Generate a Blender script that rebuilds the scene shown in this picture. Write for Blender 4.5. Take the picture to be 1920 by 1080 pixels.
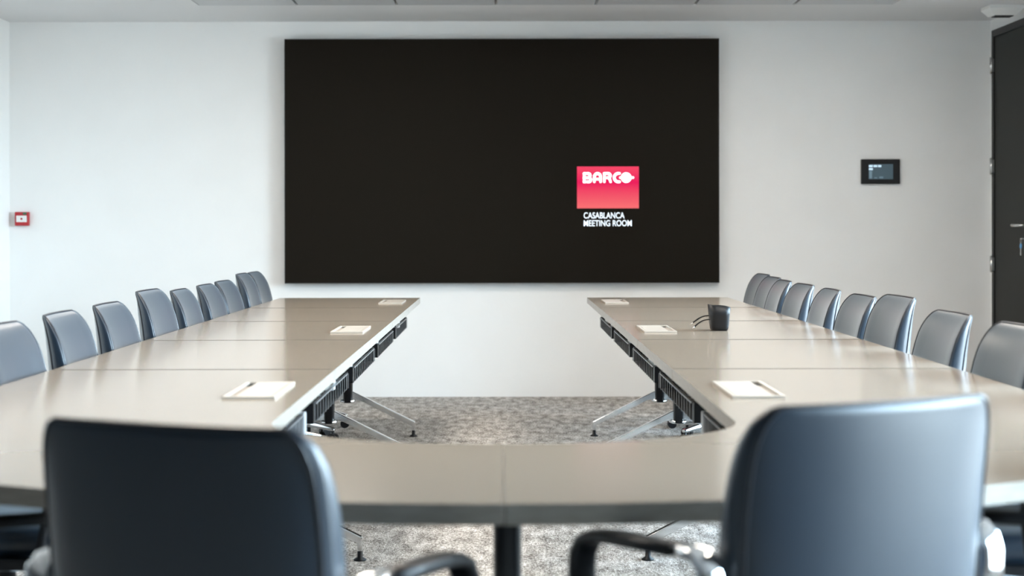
import bpy, bmesh, math, random
from mathutils import Vector, Matrix
random.seed(4)
PI = math.pi
for o in list(bpy.data.objects):
    bpy.data.objects.remove(o)
S = bpy.context.scene
COL = S.collection

# ------------------------------------------------------------------ camera
F = 3200.0                     # focal length in pixels of the 1920 px frame
CX, CY, H = 944.0, 427.0, 1.15 # principal point, camera height
cam = bpy.data.cameras.new('camera'); camo = bpy.data.objects.new('camera', cam); COL.objects.link(camo)
cam.sensor_width = 36.0; cam.lens = F / 1920 * 36.0
cam.shift_x = (960 - CX) / 1920; cam.shift_y = (CY - 540) / 1920
camo.location = (0, 0, H); camo.rotation_euler = (PI / 2, math.radians(0.09), 0)
cam.clip_start = 0.05; cam.clip_end = 200
cam.dof.use_dof = True; cam.dof.focus_distance = 7.2; cam.dof.aperture_fstop = 3.6
S.camera = camo

# ------------------------------------------------------------------ world: pale overcast sky over grey ground
wd = bpy.data.worlds.new('sky'); S.world = wd; wd.use_nodes = True
nt = wd.node_tree; nt.nodes.clear()
tc = nt.nodes.new('ShaderNodeTexCoord'); sp = nt.nodes.new('ShaderNodeSeparateXYZ')
rp = nt.nodes.new('ShaderNodeValToRGB'); bg = nt.nodes.new('ShaderNodeBackground'); wo = nt.nodes.new('ShaderNodeOutputWorld')
mr = nt.nodes.new('ShaderNodeMapRange'); mr.inputs[1].default_value = -1; mr.inputs[2].default_value = 1
nt.links.new(tc.outputs['Generated'], sp.inputs[0]); nt.links.new(sp.outputs[2], mr.inputs[0])
nt.links.new(mr.outputs[0], rp.inputs[0]); nt.links.new(rp.outputs[0], bg.inputs[0]); nt.links.new(bg.outputs[0], wo.inputs[0])
e = rp.color_ramp.elements
e[0].position = 0.0; e[0].color = (.22, .23, .23, 1)
e[1].position = 1.0; e[1].color = (.45, .70, 1.0, 1)
x = e.new(.48); x.color = (.25, .27, .28, 1)
x = e.new(.52); x.color = (.73, .89, 1.0, 1)
bg.inputs[1].default_value = 46

S.view_settings.view_transform = 'Standard'; S.view_settings.look = 'None'
S.view_settings.gamma = 1.0; S.view_settings.exposure = 0.06
S.view_settings.use_curve_mapping = False

# room planes
XL, XR, YB, YF, ZC = -3.36, 3.317, 11.61, -2.2, 2.554
WIN = [(.95 + i * 1.7, .95 + i * 1.7 + 1.58) for i in range(5)]   # windows in the right wall (y ranges)
WZ0, WZ1 = 0.12, 2.42
LED_POWER = 27.0

# portals: guide the sampling of the sky through the windows
for i, (a, b) in enumerate(WIN):
    L = bpy.data.lights.new('window_portal', 'AREA'); L.shape = 'RECTANGLE'; L.size = b - a; L.size_y = WZ1 - WZ0
    L.cycles.is_portal = True
    lo = bpy.data.objects.new('window_portal', L); COL.objects.link(lo)
    lo.location = (XR + .16, (a + b) / 2, (WZ0 + WZ1) / 2); lo.rotation_euler = (PI / 2, 0, PI / 2)

# ------------------------------------------------------------------ materials
M = {}
def mat(name, col, rough=.5, metal=0, spec=.5, coat=0, coat_r=.1, emit=None, es=0):
    m = bpy.data.materials.new(name); m.use_nodes = True
    b = m.node_tree.nodes['Principled BSDF']
    b.inputs['Base Color'].default_value = (*col, 1); b.inputs['Roughness'].default_value = rough
    b.inputs['Metallic'].default_value = metal; b.inputs['Specular IOR Level'].default_value = spec
    b.inputs['Coat Weight'].default_value = coat; b.inputs['Coat Roughness'].default_value = coat_r
    if emit: b.inputs['Emission Color'].default_value = (*emit, 1); b.inputs['Emission Strength'].default_value = es
    M[name] = m
    return m
def nodes(m):
    return m.node_tree, m.node_tree.nodes['Principled BSDF']
def noise_bump(m, scale=60, strength=.1, dist=.002, detail=4, stretch=(1, 1, 1), colors=None, cscale=None, vec='Object'):
    t, b = nodes(m)
    tc = t.nodes.new('ShaderNodeTexCoord'); mp = t.nodes.new('ShaderNodeMapping'); mp.inputs['Scale'].default_value = stretch
    t.links.new(tc.outputs[vec], mp.inputs[0])
    n = t.nodes.new('ShaderNodeTexNoise'); n.inputs['Scale'].default_value = scale; n.inputs['Detail'].default_value = detail
    t.links.new(mp.outputs[0], n.inputs[0])
    if strength:
        bp = t.nodes.new('ShaderNodeBump'); bp.inputs['Strength'].default_value = strength; bp.inputs['Distance'].default_value = dist
        t.links.new(n.outputs[0], bp.inputs['Height']); t.links.new(bp.outputs[0], b.inputs['Normal'])
    if colors:
        n2 = t.nodes.new('ShaderNodeTexNoise'); n2.inputs['Scale'].default_value = cscale or scale; n2.inputs['Detail'].default_value = detail
        t.links.new(mp.outputs[0], n2.inputs[0])
        r = t.nodes.new('ShaderNodeValToRGB'); r.color_ramp.elements[0].position = .32; r.color_ramp.elements[1].position = .68
        r.color_ramp.elements[0].color = (*colors[0], 1); r.color_ramp.elements[1].color = (*colors[1], 1)
        t.links.new(n2.outputs[0], r.inputs[0]); t.links.new(r.outputs[0], b.inputs['Base Color'])

noise_bump(mat('wall_paint', (.84, .84, .83), .55, spec=.3), 220, .05, .0006, colors=((.83, .83, .82), (.85, .85, .84)), cscale=3)
noise_bump(mat('dark_panel', (.03, .03, .032), .5), 90, .06, .001)
noise_bump(mat('ceiling_paint', (.70, .70, .70), .7, spec=.2), 200, .04, .0006)
noise_bump(mat('tile_metal', (.50, .51, .52), .45, spec=.4), 300, .04, .0004)
mat('void', (.015, .015, .015), .9)
mat('taupe_top', (.36, .302, .24), .14, spec=.5)
noise_bump(mat('taupe_edge', (.33, .30, .26), .32, spec=.4), 60, .05, .0005, detail=6, stretch=(1, 1, 6), colors=((.27, .245, .21), (.35, .32, .28)), cscale=18)
noise_bump(mat('leather', (.004, .015, .03), .36, spec=.7, coat=.1, coat_r=.3), 170, .10, .0012, detail=3)
mat('piping', (.01, .013, .02), .3, spec=.6)
mat('chrome', (.80, .81, .82), .10, metal=1)
mat('polished_aluminium', (.74, .75, .76), .16, metal=1)
mat('black_plastic', (.005, .0055, .007), .4, spec=.35)
mat('black_metal', (.006, .0065, .008), .36, spec=.35)
mat('tray_lip', (.30, .31, .32), .35, metal=.8)
mat('cream_metal', (.43, .39, .34), .38, spec=.5)
mat('brush_strip', (.33, .29, .25), .8)
mat('joint_dark', (.05, .042, .035), .7)
mat('white_plastic', (.80, .80, .78), .4)
mat('grey_plastic', (.30, .31, .32), .45)
mat('red_plastic', (.42, .012, .018), .35)
mat('green_plastic', (.03, .12, .06), .4)
mat('screen_black', (.0095, .0074, .005), .55, spec=.08)
mat('frame_black', (.006, .006, .006), .45)
mat('door_grey', (.011, .0125, .0105), .5, spec=.2)
mat('satin_steel', (.62, .62, .61), .28, metal=1)
mat('key_blue', (.12, .36, .65), .35)
mat('alu_frame', (.14, .145, .15), .4, metal=.6)
mat('lens_dark', (.05, .055, .065), .15)
mat('led', (.9, .9, .9), .5, emit=(1.0, .89, .77), es=LED_POWER)
mat('white_light', (.8, .8, .8), .5, emit=(1, 1, 1), es=.95)
mat('caption_light', (.6, .65, .7), .5, emit=(.80, .90, 1.0), es=.95)
mat('ring_grey', (.5, .5, .5), .5, emit=(.62, .62, .66), es=.9)
mat('ui_light', (.3, .4, .5), .5, emit=(.62, .82, .95), es=.8)
mat('ui_dim', (.05, .08, .1), .3, emit=(.10, .17, .21), es=.25)
mat('ui_mid', (.05, .08, .1), .3, emit=(.2, .3, .36), es=.6)
# red logo: on-screen gradient from crimson to coral
m = mat('logo_red', (.01, .005, .005), .6, spec=.1)
t, b = nodes(m)
tc = t.nodes.new('ShaderNodeTexCoord'); s_ = t.nodes.new('ShaderNodeSeparateXYZ'); r = t.nodes.new('ShaderNodeValToRGB')
t.links.new(tc.outputs['Generated'], s_.inputs[0]); t.links.new(s_.outputs[2], r.inputs[0])
r.color_ramp.elements[0].position = .05; r.color_ramp.elements[0].color = (.89, .14, .155, 1)
r.color_ramp.elements[1].position = .62; r.color_ramp.elements[1].color = (.80, .001, .095, 1)
k = r.color_ramp.elements.new(.93); k.color = (.86, .05, .12, 1)
t.links.new(r.outputs[0], b.inputs['Emission Color']); b.inputs['Emission Strength'].default_value = 1.0
_b = M['leather'].node_tree.nodes['Principled BSDF']
_b.inputs['Sheen Weight'].default_value = .48; _b.inputs['Sheen Roughness'].default_value = .38; _b.inputs['Sheen Tint'].default_value = (.82, .92, 1, 1)
# glass: thin clear pane
m = bpy.data.materials.new('pane_glass'); m.use_nodes = True; M['pane_glass'] = m
t = m.node_tree; t.nodes.clear()
o_ = t.nodes.new('ShaderNodeOutputMaterial'); mx = t.nodes.new('ShaderNodeMixShader'); tr = t.nodes.new('ShaderNodeBsdfTransparent'); gl = t.nodes.new('ShaderNodeBsdfGlossy')
fr = t.nodes.new('ShaderNodeFresnel'); gl.inputs['Roughness'].default_value = .02; tr.inputs[0].default_value = (.93, .96, .97, 1)
t.links.new(fr.outputs[0], mx.inputs[0]); t.links.new(tr.outputs[0], mx.inputs[1]); t.links.new(gl.outputs[0], mx.inputs[2]); t.links.new(mx.outputs[0], o_.inputs[0])
# carpet: woven loops with light and dark flecks
m = mat('carpet', (.3, .28, .26), .95, spec=.1)
t, b = nodes(m)
tc = t.nodes.new('ShaderNodeTexCoord'); mp = t.nodes.new('ShaderNodeMapping'); mp.inputs['Scale'].default_value = (1.35, .5, 1); mp.inputs['Rotation'].default_value = (0, 0, .12)
t.links.new(tc.outputs['Object'], mp.inputs[0])
n1 = t.nodes.new('ShaderNodeTexNoise'); n1.inputs['Scale'].default_value = 85; n1.inputs['Detail'].default_value = 5; n1.inputs['Roughness'].default_value = .7
n2 = t.nodes.new('ShaderNodeTexNoise'); n2.inputs['Scale'].default_value = 16; n2.inputs['Detail'].default_value = 4
vo = t.nodes.new('ShaderNodeTexVoronoi'); vo.inputs['Scale'].default_value = 190
for q in (n1, n2, vo): t.links.new(mp.outputs[0], q.inputs['Vector'])
mixn = t.nodes.new('ShaderNodeMix'); mixn.data_type = 'FLOAT'; mixn.inputs[0].default_value = .35
t.links.new(n1.outputs[0], mixn.inputs[2]); t.links.new(n2.outputs[0], mixn.inputs[3])
r = t.nodes.new('ShaderNodeValToRGB'); t.links.new(mixn.outputs[0], r.inputs[0])
r.color_ramp.elements[0].position = .37; r.color_ramp.elements[0].color = (.075, .066, .056, 1)
r.color_ramp.elements[1].position = .66; r.color_ramp.elements[1].color = (.86, .835, .81, 1)
k = r.color_ramp.elements.new(.50); k.color = (.40, .372, .34, 1)
t.links.new(r.outputs[0], b.inputs['Base Color'])
bp = t.nodes.new('ShaderNodeBump'); bp.inputs['Strength'].default_value = .6; bp.inputs['Distance'].default_value = .004
t.links.new(vo.outputs['Distance'], bp.inputs['Height']); t.links.new(bp.outputs[0], b.inputs['Normal'])

# ------------------------------------------------------------------ mesh helpers
class MB:
    def __init__(s): s.v = []; s.f = []; s.m = []; s.sm = []
    def add(s, vs, fs, mi=0, smooth=False):
        n = len(s.v); s.v += [tuple(p) for p in vs]
        for f in fs: s.f.append(tuple(i + n for i in f)); s.m.append(mi); s.sm.append(smooth)
        return s
    def box(s, x0, x1, y0, y1, z0, z1, mi=0):
        vs = [(x, y, z) for x in (x0, x1) for y in (y0, y1) for z in (z0, z1)]
        return s.add(vs, [(0, 1, 3, 2), (4, 6, 7, 5), (0, 4, 5, 1), (2, 3, 7, 6), (0, 2, 6, 4), (1, 5, 7, 3)], mi)
    def loft(s, rings, mi=0, smooth=True, cap=True):
        n = len(rings[0]); vs = [p for r in rings for p in r]; fs = []
        for i in range(len(rings) - 1):
            for j in range(n):
                k = (j + 1) % n
                fs.append((i * n + j, i * n + k, (i + 1) * n + k, (i + 1) * n + j))
        if cap: fs.append(tuple(range(n - 1, -1, -1))); fs.append(tuple((len(rings) - 1) * n + j for j in range(n)))
        return s.add(vs, fs, mi, smooth)
    def tube(s, pts, r, n=8, mi=0, smooth=True):
        pts = [Vector(p) for p in pts]; rs = r if isinstance(r, (list, tuple)) else [r] * len(pts)
        rings = []; ref = None
        for i, p in enumerate(pts):
            d = (pts[min(i + 1, len(pts) - 1)] - pts[max(i - 1, 0)]).normalized()
            if ref is None: ref = Vector((0, 0, 1)) if abs(d.z) < .9 else Vector((1, 0, 0))
            u = d.cross(ref).normalized(); w = u.cross(d).normalized(); ref = w
            rings.append([p + (u * math.cos(2 * PI * j / n) + w * math.sin(2 * PI * j / n)) * rs[i] for j in range(n)])
        return s.loft(rings, mi, smooth)
    def lathe(s, prof, c=(0, 0), n=20, mi=0, smooth=True):
        return s.loft([[(c[0] + r * math.cos(2 * PI * j / n), c[1] + r * math.sin(2 * PI * j / n), z) for j in range(n)] for r, z in prof], mi, smooth)
    def prism(s, poly, z0, z1, mi=0, mi_side=None, bev=0):
        n = len(poly); a = sum(poly[i][0] * poly[(i + 1) % n][1] - poly[(i + 1) % n][0] * poly[i][1] for i in range(n))
        if a < 0: poly = poly[::-1]
        vs = [(x, y, z0) for x, y in poly] + [(x, y, z1) for x, y in poly]
        s.add(vs, [tuple(range(n - 1, -1, -1)), tuple(range(n, 2 * n))], mi)
        return s.add(vs, [(i, (i + 1) % n, n + (i + 1) % n, n + i) for i in range(n)], mi if mi_side is None else mi_side)
    def band(s, path, x, w, t, mi=0):
        """flat band of width w (along x) and thickness t swept along a (y, z) path"""
        P = [Vector((0, a, b)) for a, b in path]; rings = []
        for i, p in enumerate(P):
            d = (P[min(i + 1, len(P) - 1)] - P[max(i - 1, 0)]).normalized()
            nn = Vector((0, -d.z, d.y)); ring = []
            for j in range(16):
                a = 2 * PI * j / 16; c, q = math.cos(a), math.sin(a)
                ex = math.copysign(abs(c) ** .45, c) * w / 2; et = math.copysign(abs(q) ** .45, q) * t / 2
                ring.append(p + Vector((x + ex, 0, 0)) + nn * et)
            rings.append(ring)
        return s.loft(rings, mi)
    def build(s, name, mats, parent=None, bevel=0, seg=2, loc=None, rot=None, fix=True):
        me = bpy.data.meshes.new(name); me.from_pydata(s.v, [], s.f)
        for q in (mats if isinstance(mats, (list, tuple)) else [mats]): me.materials.append(M[q])
        for p, mi, sm in zip(me.polygons, s.m, s.sm): p.material_index = mi; p.use_smooth = sm
        if fix:
            bm = bmesh.new(); bm.from_mesh(me); bmesh.ops.recalc_face_normals(bm, faces=bm.faces); bm.to_mesh(me); bm.free()
        o = bpy.data.objects.new(name, me); COL.objects.link(o)
        if bevel:
            md = o.modifiers.new('bevel', 'BEVEL'); md.width = bevel; md.segments = seg; md.limit_method = 'ANGLE'; md.angle_limit = math.radians(50)
        if parent: o.parent = parent
        if loc: o.location = loc
        if rot: o.rotation_euler = rot
        return o
def tag(o, label=None, cat=None, group=None, kind=None):
    if label: o['label'] = label
    if cat: o['category'] = cat
    if group: o['group'] = group
    if kind: o['kind'] = kind
    return o
def thing(name, label, cat, loc=(0, 0, 0), rz=0, group=None):
    o = bpy.data.objects.new(name, None); o.empty_display_size = .1; COL.objects.link(o)
    o.location = loc; o.rotation_euler = (0, 0, rz)
    return tag(o, label, cat, group)
def copy_tree(o, parent=None):
    c = o.copy(); COL.objects.link(c); c.parent = parent
    for ch in list(o.children): copy_tree(ch, c)
    return c
def put(src, parent, loc=None, rot=None):
    c = src.copy(); COL.objects.link(c); c.parent = parent
    if loc is not None: c.location = loc
    if rot is not None: c.rotation_euler = rot
    return c
def at(px, py, d):            # a pixel seen at depth d
    return Vector(((px - CX) * d / F, d, H - (py - CY) * d / F))
def lerp_tab(tab, z):
    for (a, va), (b, vb) in zip(tab, tab[1:]):
        if z <= b: return va + (vb - va) * (z - a) / (b - a)
    return tab[-1][1]

# ------------------------------------------------------------------ room shell
T = .2
tag(MB().box(XL - T, XR + T, YF - T, YB + T, -.15, 0).build('floor', 'carpet'), 'grey beige mottled loop pile carpet floor', kind='structure')
tag(MB().box(XL - T, XR + T, YB, YB + T, 0, ZC + .2).build('wall_back', 'wall_paint'), 'plain white wall carrying the black video wall', kind='structure')
tag(MB().box(XL - T, XR + T, YF - T, YF, 0, ZC + .2).build('wall_front', 'dark_panel'), 'dark panelled wall at the other end of the room', kind='structure')
tag(MB().box(XL - T, XL, YF, YB, 0, ZC + .2).build('wall_left', 'wall_paint'), 'white side wall opposite the windows', kind='structure')
pan = tag(MB().box(XL, XL + .03, YF, YF + .02, 0, .02).build('trim_1', 'dark_panel'), 'dark wall panelling on the side wall', kind='structure')
for i in range(5):
    MB().box(XL, XL + .025, -2.15 + i * 1.2, -2.15 + i * 1.2 + 1.19, .01, ZC - .02).build('panel', 'dark_panel', pan, bevel=.003)
# right wall with window openings and the door opening
DY0, DY1, DZ = 10.60, 11.555, 2.478
w = MB(); x0, x1 = XR, XR + T
w.box(x0, x1, YF, DY0, 0, WZ0); w.box(x0, x1, YF, DY0, WZ1, ZC + .2)
ys = [YF] + [v for ab in WIN for v in ab] + [DY0]
for i in range(0, len(ys), 2): w.box(x0, x1, ys[i], ys[i + 1], WZ0, WZ1)
w.box(x0, x1, DY0, DY1, DZ, ZC + .2); w.box(x0, x1, DY1, YB, 0, ZC + .2)
tag(w.build('wall_right', 'wall_paint'), 'white window wall with the dark door at its end', kind='structure')
for i, (a, b) in enumerate(WIN):
    f = MB(); q = .055; fx0, fx1 = XR + .06, XR + .12
    f.box(fx0, fx1, a, a + q, WZ0, WZ1).box(fx0, fx1, b - q, b, WZ0, WZ1).box(fx0, fx1, a + q, b - q, WZ0, WZ0 + q).box(fx0, fx1, a + q, b - q, WZ1 - q, WZ1)
    wo_ = tag(f.build('window_%d' % (i + 1), 'alu_frame', bevel=.004), 'tall window with a grey metal frame', kind='structure')
    MB().box(XR + .085, XR + .091, a + q, b - q, WZ0 + q, WZ1 - q).build('pane', 'pane_glass', wo_)

# ceiling: plaster border, dark void above, metal tiles with open joints
TX0, TX1, TY1, TS = -1.92, 2.455, 10.76, .625
NR = 20; TY0 = TY1 - NR * TS
c = MB()
c.box(XL, XR, TY1, YB, ZC, ZC + .1).box(XL, XR, YF, TY0, ZC, ZC + .1).box(XL, TX0, TY0, TY1, ZC, ZC + .1).box(TX1, XR, TY0, TY1, ZC, ZC + .1)
c.box(TX0, TX1, TY0, TY1, ZC + .08, ZC + .1, 1)
ceil = tag(c.build('ceiling', ['ceiling_paint', 'void']), 'white plaster ceiling border around grey metal tiles', kind='structure')
g = .0085
tile = MB().box(g, TS - g, g, TS - g, -.001, .02).build('ceiling_tile', 'tile_metal', ceil, bevel=.002)
LIGHTS = {(cx, rw) for cx in (1, 5) for rw in (2, 5, 8, 11)}
first = True
for cx in range(7):
    for rw in range(NR):
        p = (TX0 + cx * TS, TY1 - (rw + 1) * TS, ZC)
        if (cx, rw) in LIGHTS:
            t_ = thing('ceiling_light', 'square flush light panel set among the ceiling tiles', 'light', (p[0] + TS / 2, p[1] + TS / 2, ZC), 0, 'ceiling light panels')
            h = TS / 2 - g; q = .02
            MB().box(-h, h, -h, -h + q, -.002, .02).box(-h, h, h - q, h, -.002, .02).box(-h, -h + q, -h + q, h - q, -.002, .02).box(h - q, h, -h + q, h - q, -.002, .02).build('light_frame', 'white_plastic', t_)
            MB().box(-h + q, h - q, -h + q, h - q, .002, .02).build('diffuser', 'led', t_)
        elif first: tile.location = p; first = False
        else: put(tile, ceil, p)

# emergency light on the ceiling by the door
p = at(1880, 12, 10.86)
t_ = thing('emergency_light', 'small white wedge shaped emergency light on the ceiling above the door', 'light', (p.x, p.y, ZC))
bx_ = MB().loft([[(-.11, -.10, 0), (.11, -.10, 0), (.11, .10, 0), (-.11, .10, 0)], [(-.11, -.10, -.022), (.11, -.10, -.022), (.11, .10, -.022), (-.11, .10, -.022)],
                 [(-.075, -.06, -.062), (.075, -.06, -.062), (.075, .06, -.062), (-.075, .06, -.062)]], smooth=False)
bx_.build('housing', 'white_plastic', t_, bevel=.004)
MB().box(-.06, .06, -.045, .045, -.068, -.060).build('lens', 'lens_dark', t_, bevel=.003)

# ------------------------------------------------------------------ door with hinges, handle and keys
dr = tag(MB().box(XR - .012, XR + .10, DY1 - .045, DY1, 0, DZ).box(XR - .012, XR + .10, DY0, DY0 + .045, 0, DZ).box(XR - .012, XR + .10, DY0 + .045, DY1 - .045, DZ - .045, DZ)
         .build('door_1', 'frame_black', bevel=.002), 'tall dark grey door in a black frame', kind='structure')
MB().box(XR - .004, XR + .05, DY0 + .048, DY1 - .049, .006, DZ - .049).build('door_leaf', 'door_grey', dr, bevel=.002)
for z in (2.24, 1.56, .90, .22):
    MB().tube([(XR - .022, DY1 - .03, z - .055), (XR - .022, DY1 - .03, z + .055)], .011, 12).box(XR - .024, XR - .010, DY1 - .055, DY1 - .006, z - .045, z + .045).build('hinge', 'satin_steel', dr)
ay, az = 10.775, 1.16
MB().tube([(XR - .003, ay, az), (XR - .013, ay, az)], .026, 20).tube([(XR - .013, ay, az), (XR - .055, ay, az), (XR - .062, ay + .012, az), (XR - .062, ay + .15, az)], .0105, 12).build('door_handle', 'satin_steel', dr)
MB().tube([(XR - .003, ay, az - .085), (XR - .013, ay, az - .085)], .026, 20).build('lock_rose', 'satin_steel', dr)
ky = thing('door_keys', 'small bunch of keys hanging from the lock of the dark door', 'keys', (XR - .014, ay + .005, az - .085))
MB().box(-.03, 0, -.002, .002, -.004, .004).tube([(-.03, -.012, 0), (-.036, 0, .0), (-.03, .012, 0)], .004, 8).build('key_in_lock', 'satin_steel', ky)
MB().tube([(-.036, .014 * math.cos(a), -.014 + .014 * math.sin(a)) for a in [2 * PI * i / 16 for i in range(17)]], .0012, 6).build('key_ring', 'satin_steel', ky)
MB().loft([[(-.036 + dx, .015 * math.cos(2 * PI * j / 16), -.046 + .017 * math.sin(2 * PI * j / 16)) for j in range(16)] for dx in (-.003, .003)], smooth=False).build('key_head', 'key_blue', ky)
MB().box(-.038, -.034, -.006, .006, -.105, -.058).box(-.038, -.034, .006, .010, -.10, -.085).build('key_blade', 'satin_steel', ky)

# ------------------------------------------------------------------ fire alarm call point
p = at(43.5, 409, YB); sz = .047
fa = thing('fire_alarm_button', 'small red square fire alarm call point on the white wall', 'fire alarm', (p.x, YB, p.z))
MB().box(-sz, sz, -.04, 0, -sz, sz).build('housing', 'red_plastic', fa, bevel=.005)
MB().box(-.036, .036, -.043, -.039, -.022, .022).build('break_glass', 'white_plastic', fa, bevel=.002)
MB().box(.010, .034, -.0425, -.039, .028, .043).build('indicator', 'green_plastic', fa)
MB().lathe([(.007, -.0415), (.007, -.039)], n=14).build('press_dot', 'red_plastic', fa, rot=(PI / 2, 0, 0), loc=(0, -.084, .0))
# ------------------------------------------------------------------ wall touch panel
a = at(1615.5, 346, YB - .03); b = at(1688, 299.5, YB - .03)
wp = thing('touch_panel', 'black wall mounted touch panel with a small lit screen beside the door', 'control panel', ((a.x + b.x) / 2, YB, (a.z + b.z) / 2))
W_, H_ = (b.x - a.x) / 2, (b.z - a.z) / 2
MB().box(-W_, W_, -.03, 0, -H_, H_).build('housing', 'black_plastic', wp, bevel=.004)
MB().box(-W_ * .63, W_ * .63, -.0315, -.0295, -H_ * .62, H_ * .60).build('screen', 'ui_dim', wp)
u = MB()
for x_, w_ in ((-.62, .2), (-.38, .19), (-.15, .17)): u.box(W_ * x_, W_ * (x_ + w_), -.0325, -.031, H_ * .36, H_ * .52)
u.box(-W_ * .62, -W_ * .42, -.0325, -.031, H_ * .12, H_ * .28)
u.build('icons', 'ui_light', wp)
MB().box(-W_ * .60, -W_ * .46, -.0325, -.031, -H_ * .55, H_ * .05).box(-W_ * .08, W_ * .12, -.0325, -.031, -H_ * .55, -H_ * .40).box(-W_ * .34, -W_ * .2, -.0325, -.031, -H_ * .55, -H_ * .46).build('menu_strip', 'ui_mid', wp)

# ------------------------------------------------------------------ video wall
SD = YB - .075
a = at(533.5, 531, SD); b = at(1349, 72.5, SD)
vw = thing('video_wall', 'huge black video wall display showing a small red logo', 'display', ((a.x + b.x) / 2, YB, a.z))
cxs = (a.x + b.x) / 2
hw, hh = (b.x - a.x) / 2, b.z - a.z
MB().box(-hw + .02, hw - .02, -.06, 0, .02, hh - .02).build('wall_mount', 'frame_black', vw)
MB().box(-hw, hw, -.075, -.045, 0, hh).build('display_housing', 'frame_black', vw, bevel=.002)
MB().box(-hw + .006, hw - .006, -.0762, -.07, .006, hh - .006).build('screen', 'screen_black', vw)
def sx(px): return at(px, 0, SD).x - cxs
def sz_(py): return at(0, py, SD).z - a.z
ly = -.0775
MB().box(sx(1082), sx(1198), ly, -.0755, sz_(391), sz_(312.5)).build('logo_panel', 'logo_red', vw)
# lettering BARCO from thick rounded strokes, in units of the logo's pixels
def strokes(paths, r, y, n=14):
    g_ = MB()
    for path in paths:
        for (x0, y0), (x1, y1) in zip(path, path[1:]):
            dx, dy = x1 - x0, y1 - y0; L_ = math.hypot(dx, dy) or 1
            nx, ny = -dy / L_ * r, dx / L_ * r
            a0 = math.atan2(ny, nx)
            loop = [(x0 + r * math.cos(a0 + PI * i / n), y0 + r * math.sin(a0 + PI * i / n)) for i in range(n + 1)] + [(x1 - r * math.cos(a0 + PI * i / n), y1 - r * math.sin(a0 + PI * i / n)) for i in range(n + 1)]
            k = len(loop)
            vs = [(sx(p), y, sz_(q)) for p, q in loop] + [(sx(p), y + .0008, sz_(q)) for p, q in loop]
            g_.add(vs, [tuple(range(k)), tuple(range(2 * k - 1, k - 1, -1))] + [(i, k + i, k + (i + 1) % k, (i + 1) % k) for i in range(k)])
    return g_
def arc(cx, cy, rx, ry, a0, a1, n=14):
    return [(cx + rx * math.cos(math.radians(a0 + (a1 - a0) * i / n)), cy + ry * math.sin(math.radians(a0 + (a1 - a0) * i / n))) for i in range(n + 1)]
R_ = 2.35; yt, yb_, ym = 325.6, 341.2, 333.6
B_ = [[(1095.4, yt), (1095.4, yb_)], [(1095.4, yt)] + [(1102, yt)] + arc(1103, (yt + ym) / 2, 3.6, (ym - yt) / 2, -90, 90) + [(1095.4, ym)], [(1095.4, ym)] + arc(1103.6, (yb_ + ym) / 2, 4.2, (yb_ - ym) / 2, -90, 90) + [(1095.4, yb_)]]
A_ = [[(1114.4, yb_), (1114.6, 333)] + arc(1120.4, 332, 5.8, 6.4, 180, 360) + [(1126.2, yb_)], [(1114.6, 336.2), (1126.2, 336.2)]]
R2 = [[(1133.2, yb_), (1133.2, yt), (1138, yt)] + arc(1140, 329.6, 4.4, 4.0, -90, 90) + [(1133.2, 333.6)], [(1140, 333.6), (1143.0, 335.5), (1145, yb_)]]
C_ = [[(1162, yt)] + arc(1159.5, 333.4, 7.8, 7.8, -90, -270) + [(1162, yb_)]]
O_ = [arc(1174.2, 333.4, 7.4, 7.4, 0, 360, 24), [(1163, 333.4), (1171, 333.4)], [(1181, 333.4), (1187, 333.4)]]
for nm, L_ in (('letter_b', B_), ('letter_a', A_), ('letter_r', R2), ('letter_c', C_), ('letter_o', O_)):
    strokes(L_, R_ if nm != 'letter_o' else 2.3, ly - .0009).build(nm, 'white_light', vw, fix=True)
dsc = MB(); dsc.loft([[(sx(1174.2 + 6.5 * math.cos(q)), yy, sz_(333.4 + 6.5 * math.sin(q))) for q in [2 * PI * i / 20 for i in range(20)]] for yy in (ly - .0011, ly - .0003)], smooth=False); dsc.build('logo_eye', 'white_light', vw)
rg = MB(); n = 24
for i in range(n):
    q0, q1 = 2 * PI * i / n, 2 * PI * (i + 1) / n
    vs = [(sx(1174.2 + rr * math.cos(q)), ly - .0014, sz_(333.4 + rr * math.sin(q))) for q in (q0, q1) for rr in (4.3, 5.3)]
    rg.add(vs, [(0, 1, 3, 2)])
rg.build('logo_ring', 'ring_grey', vw)
def text(name, body, x0, x1, y0, y1, mt):
    cu = bpy.data.curves.new(name, 'FONT'); cu.body = body; cu.size = 1; cu.extrude = .004; cu.offset = .012
    o = bpy.data.objects.new(name, cu); COL.objects.link(o)
    bpy.context.view_layer.update()
    me = bpy.data.meshes.new_from_object(o.evaluated_get(bpy.context.evaluated_depsgraph_get()))
    bpy.data.objects.remove(o)
    xs = [v.co.x for v in me.vertices]; ysv = [v.co.y for v in me.vertices]
    X0, X1, Y0, Y1 = min(xs), max(xs), min(ysv), max(ysv)
    for v in me.vertices:
        fx, fy = (v.co.x - X0) / (X1 - X0), (v.co.y - Y0) / (Y1 - Y0)
        v.co = (sx(x0) + (sx(x1) - sx(x0)) * fx, -.0768 - v.co.z * .1, sz_(y1) + (sz_(y0) - sz_(y1)) * fy)
    me.materials.clear(); me.materials.append(M[mt])
    ob = bpy.data.objects.new(name, me); COL.objects.link(ob); ob.parent = vw
    return ob
text('caption_line', 'CASABLANCA', 1094.5, 1171, 398.5, 410, 'caption_light')
text('caption_line', 'MEETING ROOM', 1094.5, 1184.5, 413, 424.5, 'caption_light')

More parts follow.
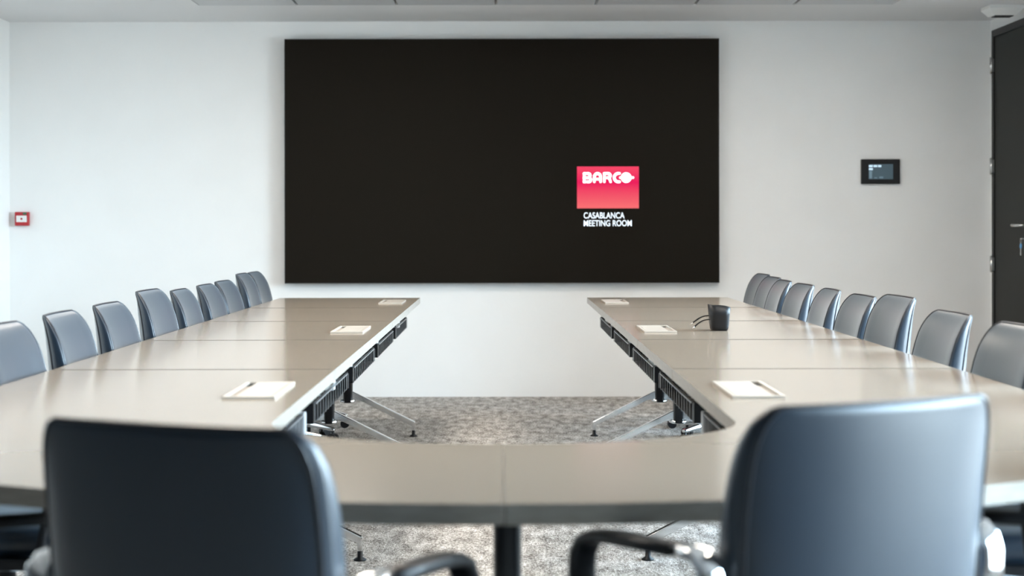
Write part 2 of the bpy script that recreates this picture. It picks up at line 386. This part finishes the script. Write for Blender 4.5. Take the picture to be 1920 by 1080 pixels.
# ------------------------------------------------------------------ conference table
ZT, TH = .74, .032
XI, XO = .489, 1.31
K = F / 3500.0
SEAM = [4.95, 6.24, 7.495, 8.75, 10.01]
OC, OB = 3.465, .932       # outer ellipse centre / half depth of the curved end
IC, IB = 3.62, .387        # inner ellipse
tb = thing('conference_table', 'large taupe U shaped conference table with rounded end and chrome footed columns', 'table')
gp = .0012; gs = .004
def outer(t_): return (XO * math.sin(t_), OC - OB * math.cos(t_))
def inner(t_): return (XI * math.sin(t_), IC - IB * math.cos(t_))
N = 36
corner = [(XO, SEAM[0] - gs)] + [outer(PI / 2 * (1 - i / N)) for i in range(N + 1)] + [inner(PI / 2 * i / N) for i in range(N + 1)] + [(XI, SEAM[0] - gs)]
corner = [(max(x, gp), y) for x, y in corner]
for s in (-1, 1):
    MB().prism([(s * x, y) for x, y in corner], ZT - TH, ZT, 0, 1).build('tabletop_panel', ['taupe_top', 'taupe_edge'], tb, bevel=.0016)
    for y0, y1 in zip(SEAM, SEAM[1:]):
        MB().prism([(s * XI, y0 + gs), (s * XO, y0 + gs), (s * XO, y1 - gs), (s * XI, y1 - gs)], ZT - TH, ZT, 0, 1).build('tabletop_panel', ['taupe_top', 'taupe_edge'], tb, bevel=.0016)
    for y in SEAM[:-1]:
        MB().box(min(s * XI, s * XO) + .001, max(s * XI, s * XO) - .001, y - gs + .0004, y + gs - .0004, ZT - TH, ZT + .0007).build('joint_strip', 'joint_dark', tb)
MB().box(-gp + .0002, gp - .0002, OC - OB + .0015, IC - IB - .0015, ZT - TH + .001, ZT - .0012).build('joint_strip', 'taupe_edge', tb)
# power boxes let into the top
PBY = [4.69 * K, 7.49 * K, 10.28 * K]
def power_box(s, y):
    l, w_ = .395, .128; xa = s * .612
    fr_ = MB(); hl, hw_ = l / 2, w_ / 2; q = .010
    fr_.box(-hw_, hw_, -hl, -hl + q, 0, .0065).box(-hw_, hw_, hl - q, hl, 0, .0065).box(-hw_, -hw_ + q, -hl + q, hl - q, 0, .0065).box(hw_ - q, hw_, -hl + q, hl - q, 0, .0065)
    f = fr_.build('power_box', 'cream_metal', tb, bevel=.0012, loc=(xa, y, ZT))
    # lid leaves a brush strip on the side away from the aisle
    l0, l1 = (-hw_ + .030, hw_ - q - .002) if s < 0 else (-hw_ + q + .002, hw_ - .030)
    MB().box(l0, l1, -hl + q + .001, hl - q - .001, 0, .0058).build('lid', 'cream_metal', f, bevel=.001)
    b0, b1 = (-hw_ + q, l0) if s < 0 else (l1, hw_ - q)
    MB().box(b0, b1, -hl + q, hl - .09, 0, .002).build('brush_strip', 'brush_strip', f)
    MB().box(b0, b1, hl - .09, hl - q, 0, .0012).build('cable_slot', 'void', f)
for s in (-1, 1):
    for y in PBY: power_box(s, y)

# columns with splayed chrome legs
CXC = .858
def column(x, y, leg_dirs, reach=.365, rz=0):
    c_ = MB()
    for z0, z1 in ((.19, ZT - TH - .05),):
        rings = []
        for z in (z0, z1): rings.append([(.024 * math.copysign(abs(math.cos(a)) ** .5, math.cos(a)), .045 * math.copysign(abs(math.sin(a)) ** .5, math.sin(a)), z) for a in [2 * PI * i / 24 for i in range(24)]])
        for k_, z in ((1.15, ZT - TH - .03), (1.7, ZT - TH - .012), (2.6, ZT - TH - .004), (2.8, ZT - TH - .0005)):
            rings.append([(.024 * k_ * math.copysign(abs(math.cos(a)) ** .6, math.cos(a)), .045 * k_ ** .6 * math.copysign(abs(math.sin(a)) ** .6, math.sin(a)), z) for a in [2 * PI * i / 24 for i in range(24)]])
        c_.loft(rings)
    co = c_.build('column', 'black_metal', tb, loc=(x, y, 0), rot=(0, 0, rz))
    MB().lathe([(.03, .186), (.045, .192), (.045, .20), (.026, .21)], n=20).build('hub', 'chrome', co)
    for ang in leg_dirs:
        R0, R1 = .022, reach
        prof = [(R0, .252), (R1, .083), (R1 + .004, .078), (R1 + .004, .034), (R1 - .014, .034), (R1 - .014, .062), (R1 - .03, .066), (R0 + .05, .196), (R0, .207)]
        hwid = .016
        lg = MB(); k = len(prof)
        vs = [(r, -hwid, z) for r, z in prof] + [(r, hwid, z) for r, z in prof]
        lg.add(vs, [tuple(range(k)), tuple(range(2 * k - 1, k - 1, -1))] + [(i, k + i, k + (i + 1) % k, (i + 1) % k) for i in range(k)])
        lg.build('leg', 'chrome', co, bevel=.003, rot=(0, 0, ang))
        fx, fy = (R1 - .005) * math.cos(ang), (R1 - .005) * math.sin(ang)
        MB().lathe([(.022, 0), (.022, .005), (.010, .012), (.009, .036)], (fx, fy), 16).build('foot', 'black_plastic', co)
    return co
COLS = [9.41, 8.40, 7.15, 5.905, 4.45]
for s in (-1, 1):
    for y in COLS: column(s * CXC, y, (0, PI))
column(.006, 2.90, (PI / 2, -PI / 2), .25)

# cable trays hung along the inner edge
def tray(s, y0, y1, extras):
    xa, xb = .556, .672; zt, zb = .632, .574; L_ = y1 - y0
    tr_ = MB(); t_ = .003
    X = lambda v: s * v
    def bx(x_0, x_1, *r): tr_.box(min(X(x_0), X(x_1)), max(X(x_0), X(x_1)), *r)
    bx(xa + .004, xb, y0, y1, zb, zb + t_)                 # floor
    bx(xb - t_, xb, y0, y1, zb, zt + .02)                  # rear side
    for e0 in (y0, y1 - .05): bx(xa + .004, xb, e0, e0 + .05, zb, zt + .002)   # closed end blocks
    o = tr_.build('cable_tray', 'black_metal', tb)
    rib = MB(); n_ = int(L_ / .078)
    for i in range(n_ + 1):
        y = y0 + .01 + (L_ - .02) * i / n_
        rib.box(min(X(xa), X(xa + .0016)), max(X(xa), X(xa + .0016)), y - .003, y + .003, zb + .001, zt - .004)
    tag(rib.build('tray_ribs', 'tray_lip', o), kind='stuff')
    MB().box(min(X(xa - .001), X(xa + .008)), max(X(xa - .001), X(xa + .008)), y0 + .03, y1 - .05, zt - .004, zt + .001).build('tray_lip', 'tray_lip', o)
    for e0 in (y0 + .01, y1 - .03):
        MB().box(min(X(xa + .02), X(xa + .026)), max(X(xa + .02), X(xa + .026)), e0, e0 + .02, zb + .01, ZT - TH).build('hanger', 'black_metal', o)
    for kind, yy in extras:
        if kind == 'plug':
            MB().box(min(X(xa + .012), X(xa + .05)), max(X(xa + .012), X(xa + .05)), yy, yy + .05, zb + .03, zt + .055).build('power_plug', 'white_plastic', o, bevel=.006)
        elif kind == 'brick':
            MB().box(min(X(xa + .012), X(xa + .07)), max(X(xa + .012), X(xa + .07)), yy, yy + .16, zt - .01, zt + .045).build('power_adapter', 'white_plastic', o, bevel=.008)
        elif kind == 'grey':
            MB().box(min(X(xa - .003), X(xa + .06)), max(X(xa - .003), X(xa + .06)), yy, yy + .05, zb - .002, zt + .004).build('power_adapter', 'grey_plastic', o, bevel=.004)
    cb = MB(); pts = []
    for i in range(25):
        y = y0 + .08 + (L_ - .16) * i / 24
        pts.append((X(xa + .045 + .025 * math.sin(i * 1.3 + y0)), y, zt + .018 * math.sin(i * 1.7 + y0 * 3) - .005))
    cb.tube(pts, .0045, 6); cb.build('cable', 'black_plastic', o)
TR = [(4.02, 4.80, 1), (5.02, 6.13, 2), (6.33, 7.38, 3), (7.58, 8.63, 4), (8.84, 9.86, 5)]
EX = {-1: {1: [('grey', 4.74)], 2: [('plug', 5.72)], 3: [('plug', 6.36)], 4: [('plug', 7.7)], 5: [('plug', 9.3)]},
      1: {1: [('grey', 4.74)], 2: [], 3: [('plug', 6.42), ('brick', 6.55)], 4: [('brick', 7.66)], 5: [('plug', 9.0), ('brick', 9.4)]}}
for s in (-1, 1):
    for y0, y1, k in TR: tray(s, y0, y1, EX[s][k])

# ------------------------------------------------------------------ holder with two cables on the right table arm
d = F * (H - ZT) / (620 - CY)
p = at(1348, 620, d)
hd = thing('cable_holder', 'black tapered desk holder with slanted rim and two dangling cables', 'holder', (p.x, d, ZT + .0006), 0)
def rr(hx, hy, z, ns=32, e=.5, zs=0):
    return [(hx * math.copysign(abs(math.cos(a)) ** e, math.cos(a)), hy * math.copysign(abs(math.sin(a)) ** e, math.sin(a)), z + zs * math.cos(a)) for a in [2 * PI * i / ns for i in range(ns)]]
hb = MB(); hb.loft([rr(.029, .034, 0), rr(.034, .040, .004), rr(.037, .044, .02), rr(.040, .05, .06), rr(.043, .055, .098, zs=-.0055), rr(.040, .052, .098, zs=-.0055), rr(.034, .044, .03), rr(.03, .04, .012)])
hb.build('body', 'black_plastic', hd)
for k_, (zz, yy) in enumerate(((.056, .012), (.042, -.012))):
    ex = (-.112, -.108)[k_]; ez = (.024, .010)[k_]
    pts = []
    P0, P1, P2, P3 = Vector((-.036, yy, zz)), Vector((-.062, yy, zz + .003)), Vector((-.076, yy, zz - .006)), Vector((ex + .01, yy, ez + .006))
    for i in range(13):
        q = i / 12; pts.append(P0 * (1 - q) ** 3 + P1 * 3 * q * (1 - q) ** 2 + P2 * 3 * q * q * (1 - q) + P3 * q ** 3)
    cbl = MB().tube(pts, [.0024] * 8 + [.0032] * 5, 10).build('cable', 'black_plastic', hd)
    dv = (pts[-1] - pts[-2]).normalized()
    MB().tube([pts[-1], pts[-1] + dv * .012], .0018, 8).build('plug_tip', 'chrome', cbl)

# ------------------------------------------------------------------ conference chairs
def sup(hx, hy, z, cx=0, cy=0, e=.4, n=48, k=0):
    out = []
    for i in range(n):
        a = 2 * PI * i / n; c_, s_ = math.cos(a), math.sin(a)
        x = hx * math.copysign(abs(c_) ** e, c_); y = hy * math.copysign(abs(s_) ** e, s_)
        out.append(Vector((cx + x, cy + y + k * x * x, z)))
    return out
def dsec(hw_, yf, yb, z, n=48, k=.36):
    # D shaped section: nearly flat front cushion, rounded rear shell
    yc = yf - .24 * (yf - yb); out = []
    for i in range(n):
        a = 2 * PI * i / n; c_, s_ = math.cos(a), math.sin(a)
        e1, e2 = (.30, .45) if s_ >= 0 else (.74, .66)
        x = hw_ * math.copysign(abs(c_) ** e1, c_)
        y = (yf - yc) * s_ ** e2 if s_ >= 0 else -(yc - yb) * abs(s_) ** e2
        out.append(Vector((x, yc + y + k * x * x, z)))
    return out
YFr = [(.36, -.130), (.45, -.142), (.55, -.152), (.65, -.165), (.72, -.178), (.77, -.190), (.81, -.204), (.84, -.219), (.86, -.233), (.872, -.244), (.880, -.256)]
YBk = [(.36, -.226), (.45, -.236), (.60, -.247), (.75, -.257), (.84, -.264), (.872, -.266), (.880, -.262)]
HW = [(.36, .212), (.45, .222), (.60, .231), (.72, .234), (.79, .232), (.83, .228), (.855, .220), (.868, .212), (.876, .203), (.880, .19)]
def make_chair():
    root = thing('conference_chair', 'x', 'chair')
    zs = [.36, .40, .46, .52, .58, .64, .69, .73, .765, .79, .81, .828, .843, .855, .865, .872, .8765, .880]
    rings = []
    for z in zs:
        yf, yb, hw_ = lerp_tab(YFr, z), lerp_tab(YBk, z), .96 * lerp_tab(HW, z)
        rings.append(dsec(hw_, yf, yb, z))
    bk = MB().loft(rings).build('backrest', 'leather', root)
    pp = MB()
    for off, rad in ((3, .0032), (45, .0032)):
        iL = (24 - off) % 48; iR = off % 48
        path = [r[iL] for r in rings]
        if off == 3: path += [rings[-1][j] for j in range(iL - 1, iR, -2)]
        else: path += [rings[-1][j % 48] for j in range(iL + 1, iR, 2)]
        path += [r[iR] for r in reversed(rings)]
        pp.tube(path, rad, 6)
    pp.build('piping', 'piping', bk)
    st = []
    for z, hx, hy in ((.392, .19, .185), (.400, .215, .21), (.42, .226, .222), (.445, .228, .224), (.462, .222, .218), (.472, .205, .20), (.476, .17, .165)):
        st.append(sup(hx, hy, z, 0, .045, .45, 40))
    MB().loft(st).build('seat', 'leather', root)
    for s in (-1, 1):
        x = s * .252
        post = [(-.172, .405), (-.178, .50), (-.186, .60), (-.187, .640), (-.180, .660), (-.163, .671), (-.140, .673), (-.105, .671)]
        ar = MB().band(post, x, .040, .020).build('armrest', 'chrome', root)
        pad = [(-.107, .671), (-.02, .666), (.07, .661), (.115, .656), (.145, .644), (.162, .622), (.165, .595), (.155, .51), (.140, .43), (.130, .405)]
        MB().band(pad, x, .044, .020).build('arm_pad', 'black_plastic', ar)
        MB().box(min(s * .15, x), max(s * .15, x), -.18, .14, .392, .408).build('arm_bracket', 'black_metal', ar)
    MB().box(-.10, .10, -.16, .12, .350, .398).build('tilt_mechanism', 'black_metal', root, bevel=.01)
    MB().lathe([(.030, .10), (.030, .24), (.022, .245), (.022, .352)], n=20).build('gas_lift', 'chrome', root)
    bs = MB().lathe([(.042, .085), (.048, .09), (.048, .125), (.036, .135), (.03, .136)], n=20)
    base = bs.build('star_base', 'polished_aluminium', root)
    for i in range(5):
        a = PI / 2 + 2 * PI * i / 5; c_, s_ = math.cos(a), math.sin(a)
        rg_ = []
        for r, zt_, h_, w_ in ((.035, .128, .042, .026), (.12, .116, .034, .022), (.22, .098, .026, .018), (.285, .082, .020, .016), (.297, .078, .014, .012)):
            ring = []
            for qx, qz in ((-1, 0), (-.8, 1), (.8, 1), (1, 0), (.8, -1), (-.8, -1)):
                ring.append((r * c_ - qx * w_ * s_, r * s_ + qx * w_ * c_, zt_ - h_ / 2 + qz * h_ / 2))
            rg_.append(ring)
        MB().loft(rg_, smooth=False).build('base_arm', 'polished_aluminium', base, bevel=.003)
        cw = MB(); cxx, cyy = .283 * c_, .283 * s_
        for o_s in (-.014, .014):
            e1 = Vector((cxx - s_ * (o_s - .009), cyy + c_ * (o_s - .009), .0255)); e2 = Vector((cxx - s_ * (o_s + .009), cyy + c_ * (o_s + .009), .0255))
            cw.tube([e1, e2], .0253, 18, smooth=False)
        cw.tube([(cxx, cyy, .02), (cxx, cyy, .072)], .008, 10)
        cw.build('caster', 'black_plastic', base)
    return root
proto = make_chair(); used = [False]
def chair(x, y, rz, label, group, lift=0):
    if used[0]: o = copy_tree(proto)
    else: o = proto; used[0] = True
    CH.append((o, x, y, rz, label, group, lift))
CH = []
ORD = ['first', 'second', 'third', 'fourth', 'fifth', 'sixth', 'seventh', 'eighth', 'ninth', 'tenth']
XB = 1.176
right = [(9.78, .07, 0, 1), (9.18, .035, 0, 1), (8.61, .0, 0, -1), (8.03, 0, 0, 1.5), (7.38, 0, 0, -1), (6.72, 0, 0, 1), (6.10, 0, .022, 2), (5.38, .0, 0, 1), (4.66, 0, 0, 2), (3.97, .01, 0, -2)]
left = [(9.82, .02, .015, 0), (9.245, -.0, .022, 1), (8.67, .01, 0, -1), (8.10, 0, 0, 0), (7.46, 0, 0, 1), (6.80, 0, .022, -1), (6.10, 0, 0, 0), (5.45, 0, 0, 1), (4.78, 0, 0, -1), (4.07, .01, 0, 2)]
for i, (y, dx, lift, rot) in enumerate(right):
    chair(XB + dx, y, PI / 2 + math.radians(rot), 'navy leather chair on the door side, %s from the display wall' % ORD[i], 'chairs along the door side', lift)
for i, (y, dx, lift, rot) in enumerate(left):
    chair(-XB - dx, y, -PI / 2 + math.radians(rot), 'navy leather chair on the fire alarm side, %s from the display wall' % ORD[i], 'chairs along the fire alarm side', lift)
def end_chair(s, ang, clear, label, lift=0, turn=0):
    px_, py_ = outer(math.radians(ang)); nx, ny = math.sin(math.radians(ang)) / XO, -math.cos(math.radians(ang)) / OB
    l_ = math.hypot(nx, ny); nx /= l_; ny /= l_
    x, y = px_ - nx * (.185 - clear), py_ - ny * (.185 - clear)     # chair centre lies under the table edge
    rz = math.atan2(nx, -ny) + math.radians(turn)
    chair(s * x, y, s * rz, label, 'chairs at the rounded table end', lift)
chair(-.352, 2.475, math.radians(-22), 'navy leather conference chair at the rounded table end, its back in dark shade', 'chairs at the rounded table end', .012)
chair(.420, 2.61, math.radians(27.5), 'navy leather conference chair at the rounded table end, its back shining pale blue', 'chairs at the rounded table end', .026)
end_chair(-1, 54, .02, 'navy leather conference chair tucked at the rounded corner beside the shaded end chair')
end_chair(1, 56, .03, 'navy leather conference chair tucked at the rounded corner beside the pale blue end chair')
# turn each star base so that its feet clear the neighbours and the table legs
obst = [(s * (CXC + k * r), y, .02) for s in (-1, 1) for y in COLS for k in (-1, 1) for r in (.235, .265, .295, .325, .36)]
obst += [(.006, 2.90 + k * r, .03) for k in (-1, 1) for r in (.12, .16, .2, .25)]
for o, x, y, rz, label, group, lift in CH:
    near = [q for q in obst if math.hypot(q[0] - x, q[1] - y) < .75]
    best, bang = -9, 0
    for st_ in range(0, 72, 3):
        a0 = math.radians(st_); pts = []
        for i in range(5):
            a = rz + PI / 2 + a0 + 2 * PI * i / 5
            pts += [(x + r * math.cos(a), y + r * math.sin(a), .034 if r > .25 else .02) for r in (.06, .1, .14, .18, .22, .26, .29)]
        sc = min([math.hypot(p[0] - q[0], p[1] - q[1]) - p[2] - q[2] for p in pts for q in near] or [1])
        sc = min(sc, .03)
        if sc > best + 1e-6: best, bang, bp_ = sc, a0, pts
    obst += bp_
    for chd in o.children:
        if chd.name.startswith('star_base'): chd.rotation_euler.z = bang
for o, x, y, rz, label, group, lift in CH:
    o.location = (x, y, 0); o.rotation_euler = (0, 0, rz); tag(o, label, 'chair', group)
    if lift:
        for chd in o.children:
            if chd.name.split('.')[0] in ('backrest', 'seat', 'armrest', 'tilt_mechanism'): chd.location.z += lift
